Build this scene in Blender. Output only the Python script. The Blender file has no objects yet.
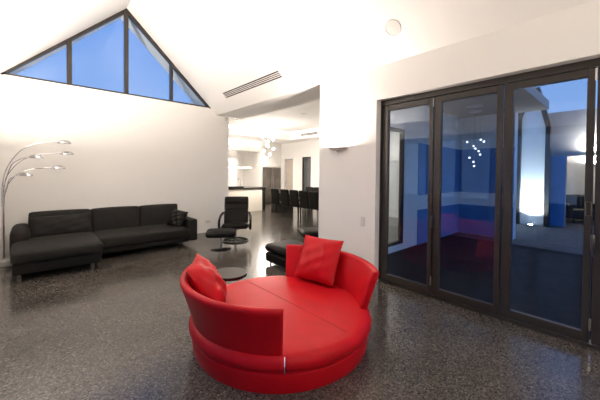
import bpy, bmesh, math, random
from mathutils import Vector, Matrix
random.seed(7)
PI = math.pi
S = bpy.context.scene
C = S.collection

# ------------------------------------------------------------------ camera
cd = bpy.data.cameras.new('camera'); cam = bpy.data.objects.new('camera', cd); C.objects.link(cam)
F = Vector((0.66923, 0.742853, -0.017338)); R = Vector((0.743043, -0.669172, 0.0098126)); U = Vector((0.0043128, 0.0194497, 0.9998015))
m = Matrix((R, U, -F)).transposed().to_4x4(); m.translation = Vector((0, 0, 1.45))
cam.matrix_world = m
cd.sensor_width = 36; cd.lens = 36 * 296.73 / 600
cd.shift_y = -(200 - 178.72) / 600
cd.clip_start = 0.05; cd.clip_end = 300
S.camera = cam

# ------------------------------------------------------------------ world: dusk sky
W = bpy.data.worlds.new('dusk_sky'); S.world = W; W.use_nodes = True
nt = W.node_tree; nt.nodes.clear()
tc = nt.nodes.new('ShaderNodeTexCoord'); sp = nt.nodes.new('ShaderNodeSeparateXYZ')
mr = nt.nodes.new('ShaderNodeMapRange'); mr.inputs[1].default_value = -0.05; mr.inputs[2].default_value = 0.75
cr = nt.nodes.new('ShaderNodeValToRGB')
cr.color_ramp.elements[0].position = 0.0; cr.color_ramp.elements[0].color = (0.24, 0.36, 0.58, 1)
cr.color_ramp.elements[1].position = 1.0; cr.color_ramp.elements[1].color = (0.07, 0.19, 0.56, 1)
e = cr.color_ramp.elements.new(0.45); e.color = (0.10, 0.22, 0.50, 1)
bg = nt.nodes.new('ShaderNodeBackground'); bg.inputs[1].default_value = 0.72
wo = nt.nodes.new('ShaderNodeOutputWorld')
L = nt.links.new
L(tc.outputs['Generated'], sp.inputs[0]); L(sp.outputs[2], mr.inputs[0]); L(mr.outputs[0], cr.inputs[0])
L(cr.outputs[0], bg.inputs[0]); L(bg.outputs[0], wo.inputs[0])

# ------------------------------------------------------------------ view
S.view_settings.view_transform = 'Standard'; S.view_settings.look = 'None'
S.view_settings.exposure = 1.35; S.view_settings.gamma = 1.0; S.view_settings.use_curve_mapping = False
S.cycles.use_denoising = True
S.cycles.max_bounces = 10; S.cycles.diffuse_bounces = 6; S.cycles.transparent_max_bounces = 16
S.cycles.sample_clamp_indirect = 6.0
S.cycles.caustics_reflective = False; S.cycles.caustics_refractive = False

# ------------------------------------------------------------------ large area lights
WARM = (1.0, 0.89, 0.79)
def strip(name, a, b, width, power, direction, color=WARM):
    a, b, z = Vector(a), Vector(b), -Vector(direction).normalized(); x = (b - a).normalized(); y = z.cross(x).normalized(); z = x.cross(y)
    ld = bpy.data.lights.new(name, 'AREA'); ld.energy = power; ld.color = color; ld.shape = 'RECTANGLE'; ld.size = (b - a).length; ld.size_y = width
    o = bpy.data.objects.new(name, ld); C.objects.link(o); m = Matrix((x, y, z)).transposed().to_4x4(); m.translation = (a + b) / 2; o.matrix_world = m
    return o
K_SCONCE = 24.0
# cove strips of the dining tray ceiling: they sit behind the lips and throw their light up
strip('cove_light', (4.3, 10.05, 2.97), (8.2, 10.05, 2.97), 0.08, 34, (0, -0.3, 1))
strip('cove_light', (4.055, 3.7, 2.92), (4.055, 9.8, 2.92), 0.08, 34, (0.3, 0, 1))
strip('cove_light', (3.8, 11.86, 2.67), (7.9, 11.86, 2.67), 0.08, 18, (0, -0.2, 1))
strip('cove_light', (8.42, 3.7, 2.97), (8.42, 9.8, 2.97), 0.08, 24, (-0.3, 0, 1))

# ------------------------------------------------------------------ materials
def mat(name, col=(0.5, 0.5, 0.5), rough=0.5, metal=0.0, spec=0.5, coat=0.0, emit=None, es=0.0, bump=None, noise=None, sheen=0.0, coat_rough=0.1):
    M = bpy.data.materials.new(name); M.use_nodes = True
    n = M.node_tree; b = n.nodes['Principled BSDF']
    b.inputs['Base Color'].default_value = (*col, 1); b.inputs['Roughness'].default_value = rough
    b.inputs['Metallic'].default_value = metal; b.inputs['Specular IOR Level'].default_value = spec
    b.inputs['Coat Weight'].default_value = coat; b.inputs['Coat Roughness'].default_value = coat_rough
    b.inputs['Sheen Weight'].default_value = sheen
    if emit:
        b.inputs['Emission Color'].default_value = (*emit, 1); b.inputs['Emission Strength'].default_value = es
    tx = n.nodes.new('ShaderNodeTexCoord')
    if noise:                      # (scale, amount): gentle variation of the colour
        nz = n.nodes.new('ShaderNodeTexNoise'); nz.inputs['Scale'].default_value = noise[0]; nz.inputs['Detail'].default_value = 4
        r = n.nodes.new('ShaderNodeValToRGB'); a = noise[1]
        r.color_ramp.elements[0].position = 0.3; r.color_ramp.elements[1].position = 0.7
        r.color_ramp.elements[0].color = (*[c * (1 - a) for c in col], 1); r.color_ramp.elements[1].color = (*[min(1, c * (1 + a)) for c in col], 1)
        n.links.new(tx.outputs['Object'], nz.inputs['Vector']); n.links.new(nz.outputs['Fac'], r.inputs[0]); n.links.new(r.outputs[0], b.inputs['Base Color'])
    if bump:                       # (scale, strength, distance)
        nz = n.nodes.new('ShaderNodeTexNoise'); nz.inputs['Scale'].default_value = bump[0]; nz.inputs['Detail'].default_value = 5
        bp = n.nodes.new('ShaderNodeBump'); bp.inputs['Strength'].default_value = bump[1]; bp.inputs['Distance'].default_value = bump[2]
        n.links.new(tx.outputs['Object'], nz.inputs['Vector']); n.links.new(nz.outputs['Fac'], bp.inputs['Height']); n.links.new(bp.outputs[0], b.inputs['Normal'])
    return M
M_wall = mat('wall_paint', (0.86, 0.845, 0.82), 0.85, bump=(180, 0.05, 0.002))
M_ceil = mat('ceiling_paint', (0.88, 0.87, 0.85), 0.9, bump=(180, 0.04, 0.002))
M_frame = mat('bronze_aluminium', (0.040, 0.033, 0.028), 0.38, 0.3, bump=(300, 0.05, 0.001))
M_chrome = mat('chrome', (0.78, 0.78, 0.80), 0.12, 1.0, noise=(20, 0.05))
M_steel = mat('brushed_steel', (0.42, 0.40, 0.38), 0.32, 1.0, noise=(6, 0.15))
M_dsteel = mat('dark_steel', (0.16, 0.15, 0.14), 0.35, 1.0, noise=(6, 0.1))
M_lampchrome = mat('satin_chrome', (0.42, 0.42, 0.43), 0.2, 1.0, noise=(20, 0.05))
M_fridge = mat('dull_stainless_steel', (0.24, 0.22, 0.20), 0.35, 1.0, noise=(2.5, 0.25))
M_tabtop = mat('smoked_table_top', (0.085, 0.076, 0.068), 0.5, spec=0.25, noise=(6, 0.1))
M_black = mat('black_leather', (0.008, 0.007, 0.006), 0.55, spec=0.13, bump=(160, 0.25, 0.002), noise=(8, 0.2))
M_blackfab = mat('charcoal_fabric', (0.011, 0.010, 0.0085), 0.75, spec=0.25, bump=(420, 0.4, 0.002), noise=(10, 0.2), sheen=0.0)
M_red = mat('red_leather', (0.50, 0.004, 0.010), 0.45, spec=0.2, bump=(170, 0.2, 0.002), noise=(6, 0.06))
M_redseam = mat('red_seam_leather', (0.25, 0.004, 0.008), 0.6, noise=(30, 0.1))
M_blackwood = mat('black_lacquer', (0.012, 0.011, 0.010), 0.22, noise=(5, 0.2))
M_white = mat('white_plastic', (0.78, 0.77, 0.75), 0.4, noise=(40, 0.02))
M_fix = mat('white_plaster_fixture', (0.72, 0.69, 0.65), 0.6, noise=(40, 0.02))
M_dark = mat('dark_void', (0.012, 0.011, 0.010), 0.8, noise=(30, 0.1))
M_marble = mat('pale_marble', (0.62, 0.60, 0.56), 0.25, noise=(9, 0.25))
M_bulb = mat('lamp_glow', (1, 1, 1), 0.4, emit=(1.0, 0.9, 0.76), es=14)
M_globe = mat('globe_glow', (1, 1, 1), 0.3, emit=(1.0, 0.93, 0.82), es=7)
M_globe2 = mat('reflected_globe_glow', (0.8, 0.8, 0.8), 0.3, emit=(0.9, 0.95, 1.0), es=0.9)
M_uplight = mat('cool_lamp_glow', (1, 1, 1), 0.3, emit=(0.75, 0.9, 1.0), es=22)
M_cab = mat('cream_cabinet_lacquer', (0.74, 0.70, 0.62), 0.3, noise=(3, 0.03))
M_stone = mat('black_stone_top', (0.016, 0.015, 0.014), 0.12, noise=(50, 0.4))
M_ext = mat('outside_render', (0.88, 0.87, 0.85), 0.9, bump=(120, 0.2, 0.003), noise=(3, 0.05))
M_extgrey = mat('outside_grey_render', (0.36, 0.35, 0.34), 0.9, bump=(120, 0.2, 0.003), noise=(3, 0.05))
M_blue = mat('deep_blue_render', (0.08, 0.24, 0.52), 0.7, bump=(120, 0.2, 0.003), noise=(3, 0.08))
M_door = mat('taupe_door', (0.50, 0.44, 0.38), 0.5, noise=(4, 0.04))
M_addedpanel = mat('taupe_added_panel', (0.13, 0.11, 0.10), 0.7, noise=(6, 0.3))
M_brown = mat('brown_upholstery', (0.05, 0.04, 0.035), 0.7, noise=(10, 0.2))

def floor_mat():
    M = bpy.data.materials.new('polished_concrete'); M.use_nodes = True; n = M.node_tree; b = n.nodes['Principled BSDF']; l = n.links.new
    tx = n.nodes.new('ShaderNodeTexCoord')
    big = n.nodes.new('ShaderNodeTexNoise'); big.inputs['Scale'].default_value = 1.3; big.inputs['Detail'].default_value = 5
    v = n.nodes.new('ShaderNodeTexVoronoi'); v.inputs['Scale'].default_value = 105; v.inputs['Randomness'].default_value = 1
    sep = n.nodes.new('ShaderNodeSeparateColor')
    r = n.nodes.new('ShaderNodeValToRGB'); r.color_ramp.interpolation = 'LINEAR'
    r.color_ramp.elements[0].position = 0.0; r.color_ramp.elements[0].color = (0.030, 0.027, 0.024, 1)
    r.color_ramp.elements[1].position = 1.0; r.color_ramp.elements[1].color = (0.185, 0.165, 0.144, 1)
    e = r.color_ramp.elements.new(0.35); e.color = (0.074, 0.065, 0.056, 1)
    e = r.color_ramp.elements.new(0.8); e.color = (0.108, 0.095, 0.083, 1)
    fine = n.nodes.new('ShaderNodeTexNoise'); fine.inputs['Scale'].default_value = 120; fine.inputs['Detail'].default_value = 3
    mx = n.nodes.new('ShaderNodeMix'); mx.data_type = 'RGBA'; mx.blend_type = 'MULTIPLY'; mx.inputs[0].default_value = 0.6
    r2 = n.nodes.new('ShaderNodeValToRGB'); r2.color_ramp.elements[0].position = 0.3; r2.color_ramp.elements[0].color = (0.62, 0.61, 0.60, 1); r2.color_ramp.elements[1].position = 0.7; r2.color_ramp.elements[1].color = (1.15, 1.13, 1.1, 1)
    mx2 = n.nodes.new('ShaderNodeMix'); mx2.data_type = 'RGBA'; mx2.blend_type = 'MULTIPLY'; mx2.inputs[0].default_value = 0.8
    l(tx.outputs['Object'], big.inputs['Vector']); l(tx.outputs['Object'], v.inputs['Vector']); l(tx.outputs['Object'], fine.inputs['Vector'])
    l(v.outputs['Color'], sep.inputs[0]); l(sep.outputs[0], r.inputs[0])
    l(r.outputs[0], mx.inputs[6]); l(fine.outputs['Color'], mx.inputs[7])
    l(big.outputs['Fac'], r2.inputs[0]); l(r.outputs[0], mx2.inputs[6]); l(r2.outputs[0], mx2.inputs[7])
    l(mx2.outputs[2], b.inputs['Base Color'])
    rr = n.nodes.new('ShaderNodeMapRange'); rr.inputs[3].default_value = 0.12; rr.inputs[4].default_value = 0.24
    l(big.outputs['Fac'], rr.inputs[0]); l(rr.outputs[0], b.inputs['Roughness'])
    b.inputs['Specular IOR Level'].default_value = 0.6
    bp = n.nodes.new('ShaderNodeBump'); bp.inputs['Strength'].default_value = 0.06; bp.inputs['Distance'].default_value = 0.002
    l(fine.outputs['Fac'], bp.inputs['Height']); l(bp.outputs[0], b.inputs['Normal'])
    return M
M_floor = floor_mat()
M_paving = mat('dark_paving', (0.020, 0.020, 0.022), 0.95, spec=0.1, bump=(60, 0.2, 0.003), noise=(5, 0.25))
M_paving2 = mat('grey_paving', (0.10, 0.10, 0.10), 0.9, spec=0.15, bump=(60, 0.2, 0.003), noise=(5, 0.2))

def glass_mat(name, tint, boost=1.0):
    M = bpy.data.materials.new(name); M.use_nodes = True; n = M.node_tree; n.nodes.clear(); l = n.links.new
    o = n.nodes.new('ShaderNodeOutputMaterial'); mx = n.nodes.new('ShaderNodeMixShader'); t = n.nodes.new('ShaderNodeBsdfTransparent'); g = n.nodes.new('ShaderNodeBsdfGlossy')
    t.inputs[0].default_value = (*tint, 1); g.inputs['Roughness'].default_value = 0.0; g.inputs[0].default_value = (0.95, 0.97, 1, 1)
    f = n.nodes.new('ShaderNodeFresnel'); ge = n.nodes.new('ShaderNodeNewGeometry'); ir = n.nodes.new('ShaderNodeMapRange')
    ir.inputs[3].default_value = 1.5; ir.inputs[4].default_value = 1 / 1.5     # same reflectance from both faces of a thin pane
    l(ge.outputs['Backfacing'], ir.inputs[0]); l(ir.outputs[0], f.inputs[0])
    k = n.nodes.new('ShaderNodeMath'); k.operation = 'MULTIPLY'; k.inputs[1].default_value = boost; k.use_clamp = True
    l(f.outputs[0], k.inputs[0]); l(k.outputs[0], mx.inputs[0]); l(t.outputs[0], mx.inputs[1]); l(g.outputs[0], mx.inputs[2]); l(mx.outputs[0], o.inputs[0])
    return M
M_glass = glass_mat('door_glass', (0.86, 0.90, 0.93), 1.0)
M_glassw = glass_mat('window_glass', (0.92, 0.95, 0.97), 1.0)

# ------------------------------------------------------------------ helpers
def finish(bm, smooth=40):
    bmesh.ops.recalc_face_normals(bm, faces=bm.faces)
    return smooth
def obj(name, bm, material, parent=None, smooth=40, label=None):
    bmesh.ops.recalc_face_normals(bm, faces=bm.faces)
    me = bpy.data.meshes.new(name); bm.to_mesh(me); bm.free()
    me.materials.append(material)
    if smooth:
        me.shade_smooth(); me.set_sharp_from_angle(angle=math.radians(smooth))
    o = bpy.data.objects.new(name, me); C.objects.link(o)
    if parent: o.parent = parent
    if label: o['label'] = label
    return o
def thing(name, label, cat, loc=(0, 0, 0), rz=0.0, group=None):
    o = bpy.data.objects.new(name, None); C.objects.link(o); o.empty_display_size = 0.1
    o.location = loc; o.rotation_euler = (0, 0, rz); o['label'] = label; o['category'] = cat
    if group: o['group'] = group
    return o
def tag(o, label, cat, group=None):
    o['label'] = label; o['category'] = cat
    if group: o['group'] = group
    return o
def struct(o): o['kind'] = 'structure'; return o
def dup(root, loc, rz=0.0, label=None, group=None):
    r = root.copy(); C.objects.link(r); r.location = loc; r.rotation_euler = (0, 0, rz)
    if label: r['label'] = label
    if group: r['group'] = group
    for ch in list(root.children):
        c = ch.copy(); C.objects.link(c); c.parent = r
        for g in ch.children:
            d = g.copy(); C.objects.link(d); d.parent = c
    return r
def box(bm, a, b, bev=0.0, seg=2, mx=None):
    t = bmesh.new()
    bmesh.ops.create_cube(t, size=1)
    c = [(a[i] + b[i]) / 2 for i in range(3)]; s = [abs(b[i] - a[i]) for i in range(3)]
    for v in t.verts: v.co = Vector((c[0] + v.co.x * s[0], c[1] + v.co.y * s[1], c[2] + v.co.z * s[2]))
    if bev > 0: bmesh.ops.bevel(t, geom=t.edges[:], offset=min(bev, min(s) * 0.49), segments=seg, affect='EDGES', profile=0.5)
    merge(bm, t, mx)
def merge(bm, t, mx=None):
    if mx is not None: bmesh.ops.transform(t, matrix=mx, verts=t.verts[:])
    me = bpy.data.meshes.new('tmp'); t.to_mesh(me); t.free(); bm.from_mesh(me); bpy.data.meshes.remove(me)
def prism(bm, pts, vec, mx=None):
    """closed polygon pts (3D) extruded by vec"""
    t = bmesh.new(); A = [t.verts.new(p) for p in pts]; B = [t.verts.new(Vector(p) + Vector(vec)) for p in pts]
    n = len(pts); t.faces.new(A); t.faces.new(B[::-1])
    for i in range(n): t.faces.new((A[i], A[(i + 1) % n], B[(i + 1) % n], B[i]))
    merge(bm, t, mx)
def lathe(bm, prof, seg=32, mx=None, cap=True):
    """profile [(r,z)] turned round z"""
    t = bmesh.new(); rings = []
    for r, z in prof:
        if r < 1e-5: rings.append([t.verts.new((0, 0, z))])
        else: rings.append([t.verts.new((r * math.cos(2 * PI * i / seg), r * math.sin(2 * PI * i / seg), z)) for i in range(seg)])
    for a, b in zip(rings, rings[1:]):
        for i in range(seg):
            j = (i + 1) % seg
            if len(a) == 1 and len(b) == 1: continue
            if len(a) == 1: t.faces.new((a[0], b[i], b[j]))
            elif len(b) == 1: t.faces.new((a[i], a[j], b[0]))
            else: t.faces.new((a[i], a[j], b[j], b[i]))
    if cap:
        for r in (rings[0], rings[-1]):
            if len(r) > 1: t.faces.new(r)
    merge(bm, t, mx)
def tube(bm, pts, rad, seg=8, closed=False, mx=None):
    t = bmesh.new(); P = [Vector(p) for p in pts]; n = len(P); rings = []
    up = Vector((0, 0, 1)); prev = None
    for i in range(n):
        if closed: d = P[(i + 1) % n] - P[i - 1]
        else: d = P[min(i + 1, n - 1)] - P[max(i - 1, 0)]
        d.normalize()
        if prev is None:
            a = d.orthogonal().normalized() if abs(d.z) > 0.99 else d.cross(up).normalized()
        else:
            a = prev - d * prev.dot(d); a.normalize()
        prev = a; b = d.cross(a); r = rad[i] if isinstance(rad, (list, tuple)) else rad
        rings.append([t.verts.new(P[i] + (a * math.cos(2 * PI * k / seg) + b * math.sin(2 * PI * k / seg)) * r) for k in range(seg)])
    rng = range(n) if closed else range(n - 1)
    for i in rng:
        A, B = rings[i], rings[(i + 1) % n]
        for k in range(seg): t.faces.new((A[k], A[(k + 1) % seg], B[(k + 1) % seg], B[k]))
    if not closed: t.faces.new(rings[0]); t.faces.new(rings[-1][::-1])
    merge(bm, t, mx)
def catmull(pts, k=8):
    P = [Vector(p) for p in pts]; P = [P[0] * 2 - P[1]] + P + [P[-1] * 2 - P[-2]]; out = []
    for i in range(1, len(P) - 2):
        for j in range(k):
            t = j / k; a, b, c, d = P[i - 1], P[i], P[i + 1], P[i + 2]
            out.append(0.5 * ((2 * b) + (c - a) * t + (2 * a - 5 * b + 4 * c - d) * t * t + (3 * b - a - 3 * c + d) * t ** 3))
    out.append(P[-2]); return out
def pillow(bm, w, h, t, mx=None, n=20, pinch=0.05, wr=0.006, seed=1):
    """soft cushion in the XZ plane, thickness along Y, centred"""
    q = bmesh.new(); rnd = random.Random(seed); ph = [rnd.uniform(0, 6) for _ in range(6)]
    def pt(i, j, s):
        u = -1 + 2 * i / n; v = -1 + 2 * j / n
        x = u * w / 2 * (1 - pinch * (1 - u * u) * 0 - pinch * (1 - v * v)); z = v * h / 2 * (1 - pinch * (1 - u * u))
        th = max(0.0, (1 - abs(u) ** 2.4)) ** 0.55 * max(0.0, (1 - abs(v) ** 2.4)) ** 0.55
        y = s * t / 2 * th
        k = wr * th * (math.sin(7 * u + 5 * v + ph[0]) + 0.8 * math.sin(11 * v - 6 * u + ph[1]) + 0.5 * math.sin(17 * u + 9 * v * v + ph[2]))
        return Vector((x, y + k * s, z))
    G = {}
    for s in (1, -1):
        for i in range(n + 1):
            for j in range(n + 1):
                edge = i in (0, n) or j in (0, n)
                key = (i, j, 0 if edge else s)
                if key not in G: G[key] = q.verts.new(pt(i, j, s))
    def g(i, j, s): return G[(i, j, 0 if (i in (0, n) or j in (0, n)) else s)]
    for s in (1, -1):
        for i in range(n):
            for j in range(n): q.faces.new((g(i, j, s), g(i + 1, j, s), g(i + 1, j + 1, s), g(i, j + 1, s)))
    merge(bm, q, mx)
def puff(bm, a, b, r=0.04, crown=0.02, mx=None, n=10):
    """upholstered block: rounded edges and a crowned top/front"""
    t = bmesh.new(); bmesh.ops.create_cube(t, size=1)
    bmesh.ops.subdivide_edges(t, edges=t.edges[:], cuts=n, use_grid_fill=True)
    c = Vector([(a[i] + b[i]) / 2 for i in range(3)]); hs = Vector([abs(b[i] - a[i]) / 2 for i in range(3)])
    r = min(r, min(hs) * 0.98)
    for v in t.verts:
        # denser samples near the edges
        p = Vector([math.copysign(abs(2 * k) ** 0.6, k) * hs[i] for i, k in enumerate(v.co)])
        q = Vector([max(-hs[i] + r, min(hs[i] - r, p[i])) for i in range(3)]); d = p - q
        if d.length > 1e-9: p = q + d.normalized() * r
        u = [p[i] / hs[i] for i in range(3)]
        for ax in range(3):
            o = [i for i in range(3) if i != ax]
            p[ax] += math.copysign(crown, p[ax]) * (abs(u[ax]) ** 3) * (1 - u[o[0]] ** 2) * (1 - u[o[1]] ** 2) if abs(p[ax]) > 1e-6 else 0
        v.co = p + c
    merge(bm, t, mx)
def T(x, y, z): return Matrix.Translation((x, y, z))
def RX(a): return Matrix.Rotation(math.radians(a), 4, 'X')
def RY(a): return Matrix.Rotation(math.radians(a), 4, 'Y')
def RZ(a): return Matrix.Rotation(math.radians(a), 4, 'Z')
def nb(): return bmesh.new()

# ------------------------------------------------------------------ room shell
XW, XE, XF = -0.54, 3.38, 3.48          # left wall face, right wall face, door frame face
YN, YS = 6.846, -3.0
ZC, ZR, XR = 2.87, 4.75, 1.42           # eaves, ridge
SL = (ZR - ZC) / (XE - XR)
bm = nb(); box(bm, (XW - 0.2, YS - 0.2, -0.15), (XF + 0.1, 13.4, 0)); box(bm, (XF + 0.1, 2.92, -0.15), (9.3, 13.4, 0))
struct(obj('floor', bm, M_floor, smooth=0))
# gabled ceiling: two slopes with thickness, overhanging outside the gable wall
bm = nb(); t = 0.18
P = [(XW, ZC), (XR, ZR), (XE, ZC), (XE, ZC + 0.36), (XR, ZR + 0.36), (XW, ZC + 0.36)]
prism(bm, [(x, YS - 0.2, z) for x, z in P], (0, (YN + 0.55) - (YS - 0.2), 0))
struct(obj('ceiling', bm, M_ceil, smooth=0))
# north wall with its triangular window opening
WL, WR_, WZ, WA = -0.43, 3.27, 3.018, 4.75
bm = nb()
box(bm, (XW - 0.2, YN, 0), (3.712, YN + 0.2, WZ))
obj_n = struct(obj('wall_north', bm, M_wall, smooth=0))
bm = nb()
box(bm, (XE, 3.30, 0), (XE + 0.2, 2.254, ZC + 0.3)); box(bm, (XE, -1.25, 2.432), (XE + 0.2, 2.254, ZC + 0.3)); box(bm, (XE, YS, 0), (XE + 0.2, -1.25, ZC + 0.3))
struct(obj('wall_east', bm, M_wall, smooth=0))
bm = nb()
box(bm, (XW - 0.2, 4.30, 0), (XW, YN, ZC + 0.3)); box(bm, (XW - 0.2, -1.9, 2.432), (XW, 4.30, ZC + 0.3)); box(bm, (XW - 0.2, YS, 0), (XW, -1.9, ZC + 0.3))
struct(obj('wall_west', bm, M_wall, smooth=0))
bm = nb(); prism(bm, [(XW - 0.2, YS, 0), (XE + 0.2, YS, 0), (XE + 0.2, YS, ZC), (XE, YS, ZC), (XR, YS, ZR), (XW, YS, ZC), (XW - 0.2, YS, ZC)], (0, -0.2, 0))
struct(obj('wall_south', bm, M_wall, smooth=0))
# deep flat soffit over the opening to the dining room
bm = nb(); box(bm, (XE, 3.30, ZC), (4.0, YN, 3.5)); box(bm, (XE + 0.2, 2.92, ZC), (4.0, 3.30, 3.5)); box(bm, (4.0, 3.12, ZC), (4.12, YN + 0.2, ZC + 0.03))
struct(obj('trim_1', bm, M_ceil, smooth=0))

# triangular gable window
w = struct(bpy.data.objects.new('window_1', None)); C.objects.link(w)
def slope_bar(bm, x0, x1, inset, wd, y0, y1):
    """bar along the gable line from x0 to x1, 'inset' below it"""
    def z(x): return WA - abs(x - XR) * (WA - WZ) / 1.85
    prism(bm, [(x0, y0, z(x0) - inset), (x1, y0, z(x1) - inset), (x1, y0, z(x1) - inset - wd), (x0, y0, z(x0) - inset - wd)], (0, y1 - y0, 0))
bm = nb(); Y0, Y1 = YN + 0.0, YN + 0.09
slope_bar(bm, WL + 0.06, XR, 0, 0.085, Y0, Y1); slope_bar(bm, XR, WR_ - 0.06, 0, 0.085, Y0, Y1)
box(bm, (WL, Y0, WZ - 0.002), (WR_, Y1, WZ + 0.028))
def zg(x): return WA - abs(x - XR) * (WA - WZ) / 1.85
for x, wd in ((0.505, 0.075), (XR, 0.07), (2.305, 0.055)):
    box(bm, (x - wd / 2, Y0 - 0.005, WZ), (x + wd / 2, Y1, zg(x) - 0.06))
obj('window_frame', bm, M_frame, w, smooth=0)
for a, b in ((WL + 0.03, 0.505), (0.505, XR), (XR, 2.305), (2.305, WR_ - 0.03)):
    bm = nb(); prism(bm, [(a, YN + 0.045, WZ + 0.01), (b, YN + 0.045, WZ + 0.01), (b, YN + 0.045, max(zg(b) - 0.04, WZ + 0.012)), (a, YN + 0.045, max(zg(a) - 0.04, WZ + 0.012))], (0, 0.008, 0))
    obj('glass_pane', bm, M_glassw, w, smooth=0)

# bifold glass doors (built facing -x; the leaf local frame runs along y)
def bifold(name, x, side, ys, handles):
    """x: face of the frame towards the room, side: +1 outwards is +x"""
    d = struct(bpy.data.objects.new(name, None)); C.objects.link(d)
    X = lambda k: x + side * k
    y0, y1 = min(ys), max(ys); zt = 2.432
    bm = nb()
    box(bm, (X(0), y0 - 0.045, 0), (X(0.10), y0 + 0.012, zt)); box(bm, (X(0), y1 - 0.012, 0), (X(0.10), y1 + 0.045, zt))
    box(bm, (X(0), y0, zt - 0.065), (X(0.10), y1, zt)); box(bm, (X(0.0), y0, 0), (X(0.10), y1, 0.035))
    obj('door_frame', bm, M_frame, d, smooth=0)
    ys = sorted(ys, reverse=True)
    for i, (a, b) in enumerate(zip(ys, ys[1:])):
        a -= 0.006 + (0.012 if i == 0 else 0); b += 0.006 + (0.012 if i == len(ys) - 2 else 0)
        sa, sb = 0.078, 0.050
        if i == 0: sa = 0.085
        bm = nb(); xa, xb = X(0.012), X(0.062)
        box(bm, (xa, a - sa, 0.04), (xb, a, zt - 0.07), 0.004, 1); box(bm, (xa, b, 0.04), (xb, b + sb, zt - 0.07), 0.004, 1)
        box(bm, (xa, b + sb, zt - 0.14), (xb, a - sa, zt - 0.07), 0.003, 1); box(bm, (xa, b + sb, 0.04), (xb, a - sa, 0.122), 0.003, 1)
        lf = obj('door_leaf', bm, M_frame, d, smooth=0)
        bm = nb(); box(bm, (X(0.034), b + sb - 0.005, 0.118), (X(0.042), a - sa + 0.005, zt - 0.136)); obj('glass_pane', bm, M_glass, lf, smooth=0)
        if i % 2 == 0 and i < len(ys) - 2:
            for z in (2.30, 0.20):
                bm = nb(); tube(bm, [(X(0.004), b - 0.004, z - 0.05), (X(0.004), b - 0.004, z + 0.05)], 0.008, 8)
                for q in (-0.018, 0.018): tube(bm, [(X(0.003), b - 0.004, z + q - 0.002), (X(0.003), b - 0.004, z + q + 0.002)], 0.0098, 8)
                obj('hinge', bm, M_steel, lf, label='small steel hinge barrel')
        if i in handles:
            bm = nb(); yc = b + 0.022
            pts = [(X(-0.008), yc - 0.018, 1.12), (X(-0.008), yc + 0.018, 1.12), (X(-0.008), yc + 0.018, 1.235), (X(-0.008), yc - 0.018, 1.235)]
            tube(bm, pts, 0.004, 6, closed=True)
            obj('pull_handle', bm, M_dsteel, lf, label='steel recessed pull ring')
            bm = nb(); box(bm, (X(0.013), b - 0.006 - 0.016, 0.82), (X(-0.012), b - 0.006 + 0.012, 0.96), 0.006, 2)
            tube(bm, [(X(-0.012), b - 0.006, 0.95), (X(-0.028), b - 0.006, 0.94), (X(-0.03), b - 0.006, 0.84)], 0.006, 8)
            obj('lever_handle', bm, M_dsteel, lf, label='brushed steel flat lever')
    return d
bifold('door_1', XF, 1, [2.248, 1.545, 0.855, 0.198, -0.49, -1.20], (0, 2))
bifold('door_2', XW - 0.06, -1, [4.255, 3.52, 2.79, 2.06, 1.33, 0.60, -0.13, -0.86, -1.855], (1, 3))

# ------------------------------------------------------------------ dining wing shell
DX0, DX1, DY0, DZ = 3.58, 9.1, 2.92, 2.90
bm = nb()
box(bm, (DX0, 12.0, 0), (6.93, 13.4, 3.6)); box(bm, (6.93, 12.0, 2.46), (8.0, 13.4, 3.6)); box(bm, (6.93, 13.2, 0), (8.0, 13.4, 2.46))
box(bm, (8.0, 11.5, 1.74), (DX1, 13.4, 3.6)); box(bm, (8.0, 12.2, 0), (DX1, 13.4, 1.74))
box(bm, (7.90, 11.5, 0), (8.0, 12.2, 3.6)); box(bm, (3.712, 11.74, 2.46), (7.9, 12.0, 2.62)); box(bm, (3.712, 11.72, 2.46), (7.9, 11.74, 2.68)); struct(obj('wall_kitchen', bm, M_wall, smooth=0))
bm = nb()   # far side wall with a doorway and a tall slot window
box(bm, (DX1, 10.6, 2.15), (DX1 + 0.2, 11.28, 3.6)); box(bm, (DX1, 11.28, 0), (DX1 + 0.2, 13.4, 3.6))
box(bm, (DX1, 9.97, 0), (DX1 + 0.2, 10.6, 3.6)); box(bm, (DX1, 9.4, 2.2), (DX1 + 0.2, 9.97, 3.6)); box(bm, (DX1, 9.4, 0), (DX1 + 0.2, 9.97, 0.1))
box(bm, (DX1, DY0, 0), (DX1 + 0.2, 9.4, 3.6))
struct(obj('wall_dining', bm, M_wall, smooth=0))
bm = nb(); box(bm, (DX0, YN + 0.2, 0), (DX0 + 0.132, 12.0, 3.6)); struct(obj('wall_passage', bm, M_wall, smooth=0))
bm = nb()   # wall to the courtyard with a window
box(bm, (XE + 0.2, DY0, 0), (4.2, DY0 + 0.1, 3.5)); box(bm, (5.34, DY0, 0), (DX1 + 0.2, DY0 + 0.1, 3.5)); box(bm, (4.2, DY0, 2.32), (5.34, DY0 + 0.1, 3.5)); box(bm, (4.2, DY0, 0), (5.34, DY0 + 0.1, 0.12))
struct(obj('wall_courtyard', bm, M_ext, smooth=0))
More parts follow.
